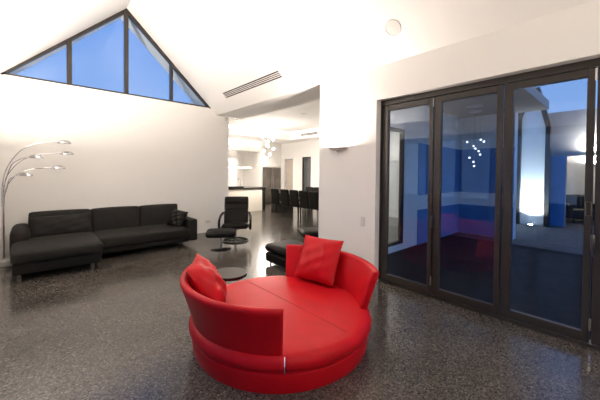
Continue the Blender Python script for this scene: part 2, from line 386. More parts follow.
# tray ceiling: perimeter drop at DZ, raised middle at 3.17
bm = nb(); TX0, TX1, TY1, TZ = 4.12, 8.3, 9.93, 3.13
box(bm, (DX0, TY1, DZ + 0.05), (TX1 + 0.06, TY1 + 0.06, TZ)); box(bm, (DX0, TY1, DZ), (DX1, 13.4, DZ + 0.05))
box(bm, (TX1, DY0 + 0.2, DZ), (DX1, TY1, DZ + 0.05)); box(bm, (TX1, DY0 + 0.2, DZ + 0.05), (TX1 + 0.06, TY1, TZ))
box(bm, (TX0, DY0 + 0.2, DZ), (TX1, 3.6, DZ + 0.05)); box(bm, (DX0, DY0, TZ + 0.1), (DX1, 13.4, TZ + 0.3))
box(bm, (DX0, YN + 0.2, DZ), (TX0, TY1, DZ + 0.05))
struct(obj('ceiling_dining', bm, M_ceil, smooth=0))

# slot window (dark glass), doorway door, courtyard window
w = struct(bpy.data.objects.new('window_2', None)); C.objects.link(w)
bm = nb()
for y0, y1, z0, z1 in ((9.4, 9.44, 0.1, 2.2), (9.93, 9.97, 0.1, 2.2), (9.44, 9.93, 2.16, 2.2), (9.44, 9.93, 0.1, 0.14)): box(bm, (DX1 + 0.02, y0, z0), (DX1 + 0.08, y1, z1))
obj('window_frame', bm, M_frame, w, smooth=0)
bm = nb(); box(bm, (DX1 + 0.045, 9.43, 0.13), (DX1 + 0.053, 9.94, 2.17)); obj('glass_pane', bm, M_glass, w, smooth=0)
bm = nb(); box(bm, (DX1 + 0.12, 9.41, 0.1), (DX1 + 0.13, 9.96, 2.2)); obj('added_panel', bm, M_addedpanel, w, smooth=0, label='taupe panel added behind the glass to lighten it')  # plain panel added behind the pane so the glass looks less black
w = struct(bpy.data.objects.new('window_3', None)); C.objects.link(w)
bm = nb()
for x0, x1, z0, z1 in ((4.2, 4.26, 0.12, 2.32), (5.29, 5.34, 0.12, 2.32), (4.26, 5.29, 2.26, 2.32), (4.26, 5.29, 0.12, 0.18)): box(bm, (x0, DY0 + 0.0, z0), (x1, DY0 + 0.08, z1))
obj('window_frame', bm, M_frame, w, smooth=0)
bm = nb(); box(bm, (4.25, DY0 + 0.04, 0.17), (5.30, DY0 + 0.048, 2.27)); obj('glass_pane', bm, M_glassw, w, smooth=0)
dd = struct(bpy.data.objects.new('door_3', None)); C.objects.link(dd)
bm = nb(); box(bm, (DX1 + 0.10, 10.62, 0.005), (DX1 + 0.14, 11.26, 2.13), 0.003, 1); obj('door_panel', bm, M_door, dd, smooth=0)
bm = nb(); tube(bm, [(DX1 + 0.10, 11.2, 1.0), (DX1 + 0.05, 11.2, 1.0), (DX1 + 0.05, 11.08, 1.0)], 0.009, 8); obj('door_handle', bm, M_chrome, dd)

# ------------------------------------------------------------------ courtyard and opposite wing
bm = nb(); box(bm, (XF + 0.1, -9, -0.2), (7.6, DY0, -0.02)); box(bm, (-14, -9, -0.2), (XW - 0.2, 16, -0.02)); box(bm, (9.3, DY0, -0.2), (20, 16, -0.02))
struct(obj('ground', bm, M_paving, smooth=0))
bm = nb(); box(bm, (7.6, -9, -0.2), (20, DY0, -0.01)); struct(obj('ground_paving', bm, M_paving2, smooth=0))
bm = nb(); box(bm, (8.1, 1.75, -0.01), (8.35, DY0, 2.9)); struct(obj('wall_outside', bm, M_ext, smooth=0))
bm = nb(); box(bm, (XE + 0.2, 1.2, 2.9), (8.35, DY0, 3.08)); box(bm, (XE + 0.2, -3.2, 2.9), (4.3, 1.2, 3.08)); struct(obj('ceiling_verandah', bm, M_extgrey, smooth=0))
# deep blue dado with a pale band
for a, b in (((5.9, DY0 - 0.02, 0.0), (8.08, DY0, 0.72)), ((5.9, DY0 - 0.02, 1.03), (8.08, DY0, 2.10))):
    bm = nb(); box(bm, a, b); box(bm, (8.08, 1.75, a[2]), (8.1, DY0, b[2])); struct(obj('trim_blue', bm, M_blue, smooth=0))
# opposite wing wall with an opening
OX = 11.3
bm = nb()
box(bm, (OX, 1.22, -0.01), (OX + 0.2, 3.2, 3.3)); box(bm, (OX, -0.6, 2.03), (OX + 0.2, 1.22, 3.3)); box(bm, (OX, -6, -0.01), (OX + 0.2, -0.6, 3.3))
struct(obj('wall_opposite', bm, M_extgrey, smooth=0))
bm = nb(); box(bm, (14.6, -1.2, 0), (14.8, 3.2, 2.6)); box(bm, (OX + 0.2, 3.0, 0), (14.6, 3.2, 2.6)); box(bm, (OX + 0.2, -1.4, 0), (14.8, -1.2, 2.6)); box(bm, (OX + 0.2, -1.4, 2.6), (14.8, 3.2, 2.75))
struct(obj('wall_opposite_room', bm, M_wall, smooth=0))
bm = nb(); box(bm, (OX - 0.02, 1.22, 0), (OX, 1.62, 2.03)); struct(obj('trim_opposite', bm, M_blue, smooth=0))
po = thing('gable_fin', 'tall pale pointed gable panel outside, lit from the ground by a cool lamp', 'wall panel', (11.0, 1.9, 0))
pen = [(-0.27, 0.0), (-0.27, 2.86), (0.0, 4.0), (0.30, 3.2), (0.30, 0.0)]
bm = nb(); prism(bm, [(0, y, z) for y, z in pen], (0.12, 0, 0)); obj('panel', bm, M_wall, po, smooth=0)
bm = nb()
for (a, b) in zip(pen, pen[1:]):
    d = Vector((0, b[0] - a[0], b[1] - a[1])).normalized(); nrm = Vector((0, -d.z, d.y)); A = Vector((-0.12, a[0], a[1])); B = Vector((-0.12, b[0], b[1]))
    prism(bm, [A, B, B + nrm * -0.0 + Vector((0, 0.0, 0.0)) + nrm * 0.11, A + nrm * 0.11], (0.24, 0, 0))
obj('surround', bm, M_frame, po, smooth=0, label='dark metal surround')
ul = thing('ground_uplight', 'small bright cool ground lamp at foot of the pale gable panel', 'lamp', (10.62, 1.88, -0.01))
bm = nb(); lathe(bm, [(0.0, 0), (0.07, 0), (0.08, 0.03), (0.07, 0.06), (0.06, 0.06), (0.058, 0.045), (0, 0.045)], 20); obj('housing', bm, M_steel, ul)
bm = nb(); lathe(bm, [(0, 0.05), (0.05, 0.05), (0.045, 0.075), (0, 0.082)], 20); obj('lens', bm, M_uplight, ul)
sl = bpy.data.lights.new('uplight_beam', 'SPOT'); sl.energy = 170; sl.color = (0.78, 0.92, 1.0); sl.spot_size = math.radians(120); sl.spot_blend = 0.8; sl.shadow_soft_size = 0.03
so = bpy.data.objects.new('uplight_beam', sl); C.objects.link(so); so.location = (10.62, 1.88, 0.08); so.rotation_euler = Vector((0.12, 0, 1)).to_track_quat('-Z', 'Y').to_euler()

# ------------------------------------------------------------------ wall sconces
def sconce(loc, rz, label, power=K_SCONCE, group=None):
    """local: wall at x=0, fixture projects to -x, long along y"""
    s = thing('wall_sconce', label, 'wall lamp', loc, rz)
    bm = nb(); n = 16
    t = bmesh.new(); top = []; bot = []
    for i in range(n + 1):
        a = -PI / 2 + PI * i / n
        top.append((-0.115 * math.cos(a) ** 0.6 if math.cos(a) > 1e-6 else 0.0, 0.165 * math.sin(a), 0.0)); bot.append((-0.085 * math.cos(a) ** 0.6 if math.cos(a) > 1e-6 else 0.0, 0.14 * math.sin(a), -0.035))
    A = [t.verts.new(p) for p in top]; B = [t.verts.new(p) for p in bot]; A2 = [t.verts.new((p[0] * 0.9, p[1] * 0.94, -0.001)) for p in top]; B2 = [t.verts.new((p[0] * 0.85, p[1] * 0.9, -0.028)) for p in bot]
    for i in range(n):
        t.faces.new((A[i], A[i + 1], B[i + 1], B[i])); t.faces.new((A[i], A[i + 1], A2[i + 1], A2[i])); t.faces.new((A2[i], A2[i + 1], B2[i + 1], B2[i]))
    t.faces.new(B); t.faces.new(B2)
    merge(bm, t); obj('bowl', bm, M_fix, s)
    bm = nb(); lathe(bm, [(0, -0.07), (0.012, -0.066), (0.016, -0.055), (0.012, -0.04), (0.02, -0.034), (0, -0.034)], 12, T(-0.045, 0, 0)); obj('finial', bm, M_fix, s)
    bm = nb(); tube(bm, [(-0.05, -0.06, -0.012), (-0.05, 0.06, -0.012)], 0.007, 8); obj('lamp_tube', bm, M_bulb, s)
    ld = bpy.data.lights.new('sconce_light', 'AREA'); ld.shape = 'RECTANGLE'; ld.size = 0.07; ld.size_y = 0.24; ld.energy = power; ld.color = WARM
    o = bpy.data.objects.new('sconce_light', ld); C.objects.link(o); o.parent = s; o.location = (-0.062, 0, 0.004); o.rotation_euler = (PI, 0, 0)
    return s
sconce((XE, 2.888, 1.845), 0, 'white half bowl uplight on wall left of the glass doors, glowing upward')
sconce((XW, 4.75, 1.845), PI, 'white half bowl uplight on the left wall near the gable wall', 82)
sconce((XE, -1.9, 1.845), 0, 'added unseen uplight on the glass door wall behind the camera, ambient fill', 26)  # unseen lamp added as ambient fill for the room
sconce((XW, -2.4, 1.845), PI, 'added unseen uplight on the left wall behind the camera, ambient fill', 28)  # second unseen lamp, added to raise the bounced room light
sconce((OX, 0.62, 2.12), 0, 'white uplight glowing above the opening of the opposite wing', 45)
sconce((14.6, 0.85, 1.9), 0, 'white uplight on the back wall of the room across the courtyard', 30)

# ------------------------------------------------------------------ ceiling fittings on the slope
def slope_frame(y, x):
    """matrix: local X = along ridge (+y), local Y = up the slope, local Z = out of ceiling into the room"""
    up = Vector((-1, 0, SL)).normalized(); al = Vector((0, 1, 0)); n = al.cross(up)
    if n.z > 0: n = -n; al = -al
    z = ZR - (x - XR) * SL
    m = Matrix((al, up, n)).transposed().to_4x4(); m.translation = Vector((x, y, z)); return m
def speaker(loc_m, r, label):
    o = bpy.data.objects.new('ceiling_speaker', None); C.objects.link(o); o.matrix_world = loc_m; tag(o, label, 'speaker')
    bm = nb(); lathe(bm, [(r, 0), (r, 0.006), (r * 0.96, 0.010), (r * 0.9, 0.010), (r * 0.9, 0.002), (r * 0.88, 0.0)], 36, cap=False); obj('rim', bm, M_white, o)
    bm = nb(); lathe(bm, [(0, 0.008), (r * 0.5, 0.0075), (r * 0.9, 0.004), (r * 0.9, 0.0)], 36, cap=False); obj('grille', bm, M_grille, o)
M_grille = mat('perforated_grille', (0.66, 0.64, 0.62), 0.6, bump=(400, 0.5, 0.002), noise=(300, 0.1))
speaker(slope_frame(1.86, 3.098), 0.095, 'large round white speaker grille on the sloping ceiling above the doors')
speaker(slope_frame(3.715, 3.084), 0.075, 'faint small round white disc on the sloping ceiling beside the air vent')
def vent(mtx, length, width, n, label):
    o = bpy.data.objects.new('air_vent', None); C.objects.link(o); o.matrix_world = mtx; tag(o, label, 'air vent')
    bm = nb(); box(bm, (-length / 2, -width / 2, -0.002), (length / 2, width / 2, 0.002)); obj('slot_backing', bm, M_dark, o, smooth=0)
    bm = nb(); f = 0.010
    box(bm, (-length / 2 - f, width / 2, 0), (length / 2 + f, width / 2 + f, 0.006)); box(bm, (-length / 2 - f, -width / 2 - f, 0), (length / 2 + f, -width / 2, 0.006))
    box(bm, (-length / 2 - f, -width / 2, 0), (-length / 2, width / 2, 0.006)); box(bm, (length / 2, -width / 2, 0), (length / 2 + f, width / 2, 0.006))
    obj('frame', bm, M_white, o, smooth=0)
    for i in range(1, n):
        y = -width / 2 + width * i / n
        bm = nb(); box(bm, (-length / 2, y - width / n * 0.22, 0.002), (length / 2, y + width / n * 0.22, 0.006)); obj('blade', bm, M_white, o, smooth=0)
vent(slope_frame(4.95, 3.108), 1.95, 0.125, 4, 'long linear air vent with dark slots on the sloping ceiling')
vm = Matrix((Vector((0, 1, 0)), Vector((0, 0, 1)), Vector((-1, 0, 0)))).transposed().to_4x4()
vm2 = Matrix((Vector((0, -1, 0)), Vector((0, 0, 1)), Vector((-1, 0, 0)))).transposed().to_4x4(); vm2.translation = Vector((TX1, 8.7, 3.05))
vent(vm2, 0.95, 0.07, 2, 'short dark air vent on the raised tray edge of the dining ceiling')
dm = Matrix(((1, 0, 0, 6.0), (0, -1, 0, 6.5), (0, 0, -1, TZ + 0.1), (0, 0, 0, 1)))
speaker(dm, 0.11, 'round white disc flush in the raised dining ceiling')
dm = Matrix(((1, 0, 0, 6.9), (0, -1, 0, 2.2), (0, 0, -1, 2.9), (0, 0, 0, 1)))
speaker(dm, 0.15, 'round speaker in the grey verandah ceiling seen through the glass')

# switch, socket, sensor
def plate(name, label, cat, loc, w, h, axis, part):
    o = thing(name, label, cat, loc)
    bm = nb()
    if axis == 'x': box(bm, (-0.01, -w / 2, -h / 2), (0, w / 2, h / 2), 0.003, 2)
    else: box(bm, (-w / 2, -0.01, -h / 2), (w / 2, 0, h / 2), 0.003, 2)
    obj('cover_plate', bm, M_plate, o)
    for k in (-1, 1):
        bm = nb()
        if axis == 'x': box(bm, (-0.014, -w * 0.22, k * h * 0.22 - h * 0.12), (-0.009, w * 0.22, k * h * 0.22 + h * 0.12), 0.001, 1)
        else: box(bm, (k * w * 0.22 - w * 0.12, -0.014, -h * 0.2), (k * w * 0.22 + w * 0.12, -0.009, h * 0.2), 0.001, 1)
        obj(part, bm, M_fix, o)
M_plate = mat('grey_white_plate', (0.68, 0.66, 0.64), 0.4, noise=(30, 0.03))
plate('light_switch', 'small double switch plate on white wall left of the glass doors', 'switch', (XE, 2.445, 0.80), 0.07, 0.13, 'x', 'rocker')
plate('power_socket', 'white double power socket low on wall between black sofa and recliner', 'socket', (3.17, YN, 0.26), 0.13, 0.075, 'y', 'outlet')
bm = nb(); box(bm, (3.60, YN - 0.05, 2.76), (3.66, YN, 2.84), 0.012, 2); tag(obj('motion_sensor', bm, M_fix), 'tiny beige sensor box high at the end of the left wall', 'sensor')

# ------------------------------------------------------------------ round red daybed
CX, CY = 1.674, 2.087
db = thing('round_sofa', 'round red leather daybed sofa with two curved low backrests', 'sofa', (CX, CY, 0))
bm = nb(); lathe(bm, [(0.70, 0.0), (0.752, 0.004), (0.758, 0.03), (0.772, 0.12), (0.770, 0.140), (0.758, 0.150), (0.735, 0.152), (0, 0.152)], 96); obj('plinth', bm, M_red, db)
bm = nb(); lathe(bm, [(0.73, 0.152), (0.735, 0.160), (0.765, 0.164), (0.784, 0.174), (0.792, 0.195), (0.790, 0.222), (0.780, 0.246), (0.762, 0.262), (0.735, 0.271), (0.68, 0.276), (0.3, 0.279), (0, 0.280)], 96); obj('seat', bm, M_red, db)
bm = nb()
pts = [(0.055, y, 0.2765 + 0.003 * max(0, 1 - abs(y) / 0.72)) for y in [(-0.70 + 1.40 * i / 40) for i in range(41)]]
tube(bm, pts, 0.0026, 6); obj('seam', bm, M_redseam, db, label='stitched seam across the seat')
def backrest(a0, a1):
    prof = [(0.694, 0.272), (0.710, 0.34), (0.740, 0.44), (0.782, 0.54), (0.800, 0.580), (0.809, 0.597), (0.824, 0.606), (0.840, 0.607), (0.854, 0.599), (0.860, 0.583), (0.855, 0.56), (0.822, 0.47), (0.790, 0.37), (0.770, 0.30), (0.762, 0.264), (0.72, 0.258)]
    bm = nb(); n = 64; rings = []
    arc = math.radians(abs(a1 - a0))
    for i in range(n + 1):
        t = i / n
        # closer rings near the two ends so the upholstery can round off
        t = (t - 0.5) * 2; t = math.copysign(1 - (1 - abs(t)) ** 1.6, t) / 2 + 0.5
        a = math.radians(a0 + (a1 - a0) * t)
        e = min(t, 1 - t) * arc * 0.8
        k = 1.0 if e > 0.025 else math.sqrt(max(0, 1 - ((0.025 - e) / 0.025) ** 2)) * 0.65 + 0.35
        ring = []
        for r, z in prof:
            mid = 0.728 + (z - 0.262) * 0.30
            ring.append(bm.verts.new(((mid + (r - mid) * k) * math.cos(a), (mid + (r - mid) * k) * math.sin(a), 0.25 + (z - 0.25) * (0.975 + 0.025 * k))))
        rings.append(ring)
    for A, B in zip(rings, rings[1:]):
        for k in range(len(prof)): bm.faces.new((A[k], A[(k + 1) % len(prof)], B[(k + 1) % len(prof)], B[k]))
    bm.faces.new(rings[0]); bm.faces.new(rings[-1][::-1])
    return obj('backrest', bm, M_red, db, smooth=50)
for a0, a1 in ((127, 232), (-50, 48)): backrest(a0, a1)
for a in (232.8, -51.2):
    bm = nb(); q = math.radians(a)
    tube(bm, [(r * math.cos(q), r * math.sin(q), z) for r, z in ((0.796, 0.168), (0.798, 0.195), (0.792, 0.22), (0.780, 0.242), (0.766, 0.256))], 0.0045, 8)
    obj('bracket', bm, M_chrome, db, label='thin chrome upright strip on the rim')

# two red cushions
M1 = RZ(0)
bm = nb(); pillow(bm, 0.50, 0.48, 0.20, seed=3, wr=0.009)
c1 = tag(obj('throw_pillow', bm, M_red, smooth=60), 'red leather cushion leaning on the nearer left backrest of the round daybed', 'cushion', None)
c1.matrix_world = T(1.12, 2.415, 0.495) @ RZ(57.5) @ RX(-34)
bm = nb(); pillow(bm, 0.51, 0.49, 0.17, seed=9, wr=0.006)
c2 = tag(obj('throw_pillow', bm, M_red, smooth=60), 'red leather cushion standing against the far right backrest of the round daybed', 'cushion', None)
c2.matrix_world = T(2.32, 2.265, 0.515) @ RZ(-79) @ RX(-27)

# ------------------------------------------------------------------ small side table
st = thing('side_table', 'small round dark table with thin steel stem behind the red daybed', 'table', (1.70, 3.10, 0))
bm = nb(); lathe(bm, [(0.195, 0.254), (0.203, 0.258), (0.203, 0.285), (0.196, 0.288), (0.190, 0.288)], 56, cap=False); lathe(bm, [(0, 0.254), (0.196, 0.254), (0.196, 0.258)], 56, cap=False); obj('rim', bm, M_blackwood, st, label='black rim')
bm = nb(); lathe(bm, [(0, 0.272), (0.196, 0.272), (0.196, 0.289), (0, 0.289)], 56); obj('tabletop', bm, M_tabtop, st)
bm = nb(); tube(bm, [(0.085, -0.06, 0.0), (0.085, -0.06, 0.272)], 0.011, 10); obj('stem', bm, M_chrome, st)
bm = nb(); lathe(bm, [(0, 0), (0.15, 0), (0.15, 0.006), (0.14, 0.010), (0, 0.012)], 40); obj('foot', bm, M_chrome, st)

# ------------------------------------------------------------------ black sectional sofa (world-aligned, origin at its back left floor corner)
so_ = thing('sectional_sofa', 'long black fabric corner sofa with chaise at its left end', 'sofa', (0, 0, 0))
bm = nb(); box(bm, (-0.20, 5.24, 0.10), (0.76, 6.72, 0.245), 0.02, 3); obj('chaise_base', bm, M_blackfab, so_)
bm = nb(); puff(bm, (-0.215, 5.19, 0.235), (0.775, 6.50, 0.415), 0.055, 0.02); obj('chaise_cushion', bm, M_blackfab, so_)
bm = nb(); box(bm, (0.76, 5.74, 0.10), (2.27, 6.72, 0.19), 0.02, 3); obj('seat_base', bm, M_blackfab, so_)
bm = nb(); puff(bm, (0.775, 5.69, 0.18), (2.265, 6.50, 0.385), 0.055, 0.012); obj('seat_cushion', bm, M_blackfab, so_)
for a, b in ((-0.05, 0.765), (0.775, 1.555), (1.565, 2.30)):
    bm = nb(); puff(bm, (a, -0.115, 0), (b, 0.115, 0.445), 0.03, 0.012, T(0, 6.50, 0.33) @ RX(-8)); obj('back_cushion', bm, M_blackfab, so_)
bm = nb(); box(bm, (-0.05, 6.60, 0.14), (2.30, 6.76, 0.60), 0.03, 3); obj('back_frame', bm, M_blackfab, so_)
bm = nb(); puff(bm, (-0.255, 5.97, 0.12), (-0.03, 6.74, 0.585), 0.085, 0.01); obj('armrest', bm, M_blackfab, so_)
bm = nb(); box(bm, (2.27, 5.70, 0.115), (2.42, 6.74, 0.53), 0.022, 3); obj('armrest', bm, M_blackfab, so_)
for x, y in ((-0.14, 5.36), (0.66, 5.36), (0.80, 5.80), (2.22, 6.0), (2.22, 6.6), (-0.14, 6.6)):
    bm = nb(); box(bm, (x - 0.022, y - 0.010, 0), (x + 0.022, y + 0.010, 0.11), 0.003, 1); box(bm, (x - 0.022, y - 0.03, 0), (x + 0.022, y + 0.03, 0.008), 0.002, 1); obj('leg', bm, M_dsteel, so_, label='flat metal foot')
bm = nb(); pillow(bm, 0.82, 0.36, 0.17, seed=5, wr=0.006)
p = tag(obj('lumbar_pillow', bm, M_blackfab, smooth=60), 'wide black cushion lying against the back of the sofa chaise', 'cushion'); p.matrix_world = T(0.36, 6.235, 0.56) @ RZ(3) @ RX(-22)
bm = nb(); pillow(bm, 0.38, 0.36, 0.17, seed=6, wr=0.01)
p = tag(obj('throw_pillow', bm, M_black, smooth=60), 'small square black cushion at the right arm of the black sofa', 'cushion'); p.matrix_world = T(2.14, 6.02, 0.53) @ RZ(-62) @ RX(-28) @ RY(8)

# ------------------------------------------------------------------ five-arm arc lamp
al = thing('arc_floor_lamp', 'tall chrome floor lamp with five arching arms at left of black sofa', 'lamp', (-0.34, 6.40, 0))
bm = nb(); box(bm, (-0.19, -0.14, 0), (0.13, 0.14, 0.085), 0.01, 2); obj('base', bm, M_marble, al, label='pale marble block base')
bm = nb(); tube(bm, [(0, 0, 0.08), (0, 0, 0.95)], 0.017, 12); obj('pole', bm, M_chrome, al)
bm = nb(); lathe(bm, [(0.0, 0.90), (0.021, 0.90), (0.021, 0.935), (0, 0.935)], 16); obj('collar', bm, M_chrome, al)
heads = [((0.74, 0.0, 1.93), 0.0), ((0.78, 0.05, 1.745), 0.0), ((0.38, -0.25, 1.66), 0.0), ((0.655, -0.03, 1.50), 0.0), ((0.265, -0.28, 1.385), 0.0)]
for i, (hp, _) in enumerate(heads):
    hx, hy, hz = hp; off = (i - 2) * 0.006
    z0 = 0.93
    pts = [(off, 0.004 * (i % 2), z0), (off + 0.005, hy * 0.03, z0 + (hz - z0) * 0.30), (off + 0.02 + hx * 0.06, hy * 0.12, z0 + (hz - z0) * 0.58), (hx * 0.27, hy * 0.36, z0 + (hz - z0) * 0.84), (hx * 0.55, hy * 0.65, z0 + (hz - z0) * 0.97), (hx * 0.86, hy * 0.9, hz + 0.005), (hx * 0.93, hy * 0.95, hz)]
    bm = nb(); tube(bm, catmull(pts, 6), 0.008, 8); arm = obj('arm', bm, M_chrome, al)
    d = math.degrees(math.atan2(hy, hx))
    mx = T(hx, hy, hz - 0.012) @ RZ(d)
    bm = nb(); t = bmesh.new(); prof = []
    lathe(bm, [(0.0, 0.048), (0.02, 0.046), (0.038, 0.036), (0.05, 0.018), (0.054, 0.0), (0.050, 0.0), (0.046, 0.014), (0.03, 0.03), (0, 0.036)], 24, mx @ Matrix.Diagonal((1.8, 1.15, 1.2, 1)))
    obj('lamp_shade', bm, M_lampchrome, arm)
    bm = nb(); lathe(bm, [(0, 0.004), (0.045, 0.002), (0.046, 0.006), (0, 0.010)], 20, mx @ Matrix.Diagonal((1.8, 1.15, 1.2, 1))); obj('lens', bm, M_dark, arm, label='dark underside of the shade')

# ------------------------------------------------------------------ recliner and footstools
rc = thing('recliner_chair', 'black leather swivel recliner with tall back and curved arms', 'armchair', (3.22, 5.62, 0), math.radians(-33))
# local front is -y
bm = nb(); tube(bm, [(0.27 * math.cos(a), 0.27 * math.sin(a), 0.014) for a in [2 * PI * i / 40 for i in range(40)]], 0.014, 8, closed=True)
tube(bm, [(-0.27, 0, 0.014), (0.27, 0, 0.014)], 0.013, 8); obj('base_ring', bm, M_blackwood, rc, label='black ring foot')
bm = nb(); tube(bm, [(0, 0, 0.01), (0, 0, 0.27)], 0.028, 14); lathe(bm, [(0, 0.25), (0.1, 0.25), (0.1, 0.265), (0, 0.265)], 20); obj('column', bm, M_chrome, rc)
bm = nb(); puff(bm, (-0.26, -0.26, -0.055), (0.26, 0.24, 0.055), 0.045, 0.012, T(0, 0, 0.325) @ RX(-5)); obj('seat', bm, M_black, rc)
bm = nb(); MB = T(0, 0.23, 0.33) @ RX(-20)
puff(bm, (-0.26, -0.05, 0.0), (0.26, 0.045, 0.30), 0.025, 0.006, MB); puff(bm, (-0.26, -0.05, 0.295), (0.26, 0.045, 0.61), 0.025, 0.006, MB)
box(bm, (-0.255, 0.02, 0.0), (0.255, 0.055, 0.63), 0.02, 2, MB)
b_ = obj('backrest', bm, M_black, rc)
bm = nb(); puff(bm, (-0.25, -0.085, 0.44), (0.25, 0.005, 0.575), 0.045, 0.01, MB); obj('headrest', bm, M_black, b_)
for s in (-1, 1):
    bm = nb(); pts = catmull([(s * 0.27, 0.20, 0.30), (s * 0.30, 0.05, 0.27), (s * 0.315, -0.16, 0.28), (s * 0.315, -0.26, 0.37), (s * 0.315, -0.22, 0.465), (s * 0.315, -0.05, 0.51), (s * 0.31, 0.12, 0.535), (s * 0.285, 0.31, 0.56)], 6)
    tube(bm, pts, 0.025, 8); obj('armrest', bm, M_black, rc)
def footstool(loc, rz, label):
    f = thing('footstool', label, 'footstool', loc, rz)
    bm = nb(); lathe(bm, [(0, 0), (0.19, 0), (0.195, 0.008), (0.185, 0.016), (0.03, 0.022), (0, 0.022)], 40); obj('base_disc', bm, M_blackwood, f)
    bm = nb(); tube(bm, [(0, 0, 0.015), (0, 0, 0.26)], 0.024, 14); obj('column', bm, M_chrome, f)
    bm = nb(); puff(bm, (-0.27, -0.21, 0.245), (0.27, 0.21, 0.36), 0.05, 0.012); obj('cushion', bm, M_black, f)
    return f
footstool((2.67, 5.20, 0), math.radians(-30), 'black leather footstool on round chrome pedestal in front of recliner')
footstool((4.03, 4.15, 0), math.radians(60), 'black padded footstool partly hidden by the wall end beside the dining opening')
ot = thing('ottoman', 'black leather low ottoman with chrome feet behind the red daybed', 'ottoman', (2.75, 3.02, 0))
bm = nb(); puff(bm, (0, 0, 0.04), (0.55, 0.86, 0.20), 0.04, 0.004); obj('base', bm, M_black, ot)
bm = nb(); puff(bm, (-0.01, -0.005, 0.205), (0.56, 0.875, 0.33), 0.06, 0.012); obj('cushion', bm, M_black, ot)
for x, y in ((0.06, 0.08), (0.06, 0.78), (0.49, 0.08), (0.49, 0.78)):
    bm = nb(); tube(bm, [(x, y, 0), (x, y, 0.09)], 0.016, 10); obj('leg', bm, M_chrome, ot, label='short chrome foot')

# ------------------------------------------------------------------ kitchen
isl = thing('kitchen_island', 'white fronted kitchen island with black end panel', 'kitchen island', (5.0, 9.5, 0))
bm = nb(); box(bm, (0, 0.03, 0.0), (1.62, 0.9, 0.855), 0.003, 1); obj('cabinet', bm, M_cab, isl, smooth=0)
bm = nb(); box(bm, (1.62, 0.0, 0), (1.75, 0.93, 0.855), 0.003, 1); obj('end_panel', bm, M_stone, isl, smooth=0, label='black stone end panel')
bm = nb(); box(bm, (-0.02, -0.02, 0.855), (1.77, 0.95, 0.91), 0.004, 1); wt = obj('worktop', bm, M_stone, isl, smooth=0, label='black stone worktop')
tp = thing('kitchen_tap', 'slim chrome gooseneck tap on the kitchen island', 'tap', (5.95, 10.05, 0.91))
bm = nb(); lathe(bm, [(0, 0), (0.026, 0), (0.026, 0.012), (0.016, 0.02), (0, 0.02)], 16); obj('base', bm, M_chrome, tp)
bm = nb(); tube(bm, catmull([(0, 0, 0.01), (0, 0, 0.22), (0, 0.02, 0.30), (0, 0.08, 0.34), (0, 0.14, 0.31), (0, 0.155, 0.24)], 6), 0.011, 8); obj('spout', bm, M_chrome, tp)
bm = nb(); box(bm, (5.30, 9.62, 0.91), (5.85, 9.9, 0.955), 0.01, 2); tag(obj('serving_tray', bm, M_blackwood), 'low dark tray on the kitchen island worktop', 'tray')
fr = thing('refrigerator', 'stainless steel two door refrigerator set into the kitchen wall', 'refrigerator', (8.02, 11.50, 0))
bm = nb(); box(bm, (0, 0.04, 0.02), (1.06, 0.68, 1.72), 0.004, 1); obj('body', bm, M_frame, fr, smooth=0)
for a, b, hx in ((0.004, 0.526, 0.47), (0.534, 1.056, 0.59)):
    bm = nb(); box(bm, (a, -0.01, 0.05), (b, 0.04, 1.715), 0.006, 2); dr = obj('door', bm, M_fridge, fr)
    bm = nb(); tube(bm, [(hx, -0.01, 0.65), (hx, -0.05, 0.66), (hx, -0.05, 1.34), (hx, -0.01, 1.35)], 0.010, 8); obj('handle', bm, M_chrome, dr)
# linear pendant over the island
lp = thing('linear_pendant_lamp', 'thin white glowing bar lamp hanging over the kitchen island', 'pendant lamp', (5.80, 10.0, 0))
bm = nb(); box(bm, (-0.62, -0.03, 1.655), (0.62, 0.03, 1.685), 0.006, 2); obj('housing', bm, M_white, lp)
bm = nb(); box(bm, (-0.60, -0.022, 1.640), (0.60, 0.022, 1.656)); obj('diffuser', bm, M_globe, lp, smooth=0)
for x in (-0.5, 0.5):
    bm = nb(); tube(bm, [(x, 0, 1.68), (x, 0, DZ)], 0.0018, 6); obj('wire', bm, M_steel, lp)
def downlight(x, y, z, label, power=18, blend=0.6, cone=80):
    o = thing('recessed_downlight', label, 'ceiling light', (x, y, z))
    bm = nb(); lathe(bm, [(0.035, -0.001), (0.05, -0.001), (0.05, -0.007), (0.036, -0.007)], 20, cap=False); obj('rim', bm, M_white, o)
    bm = nb(); lathe(bm, [(0, -0.003), (0.035, -0.003)], 20, cap=False); obj('lens', bm, M_bulb, o)
    l = bpy.data.lights.new('downlight_beam', 'SPOT'); l.energy = power; l.color = WARM; l.spot_size = math.radians(cone); l.spot_blend = blend; l.shadow_soft_size = 0.035
    q = bpy.data.objects.new('downlight_beam', l); C.objects.link(q); q.parent = o; q.location = (0, 0, -0.02)
downlight(7.3, 12.95, 2.46, 'recessed downlight in the kitchen alcove', 18, 0.5, 70)
downlight(6.0, 11.4, DZ, 'recessed downlight over the kitchen, left one', 45, 0.6, 130)
downlight(7.6, 10.8, DZ, 'recessed downlight over the kitchen in front of the refrigerator', 50, 0.6, 130)
downlight(8.75, 8.1, DZ, 'recessed downlight near the dining side wall', 50, 0.6, 120)
downlight(8.7, 6.6, DZ, 'recessed downlight at the side wall behind the table', 50, 0.6, 120)

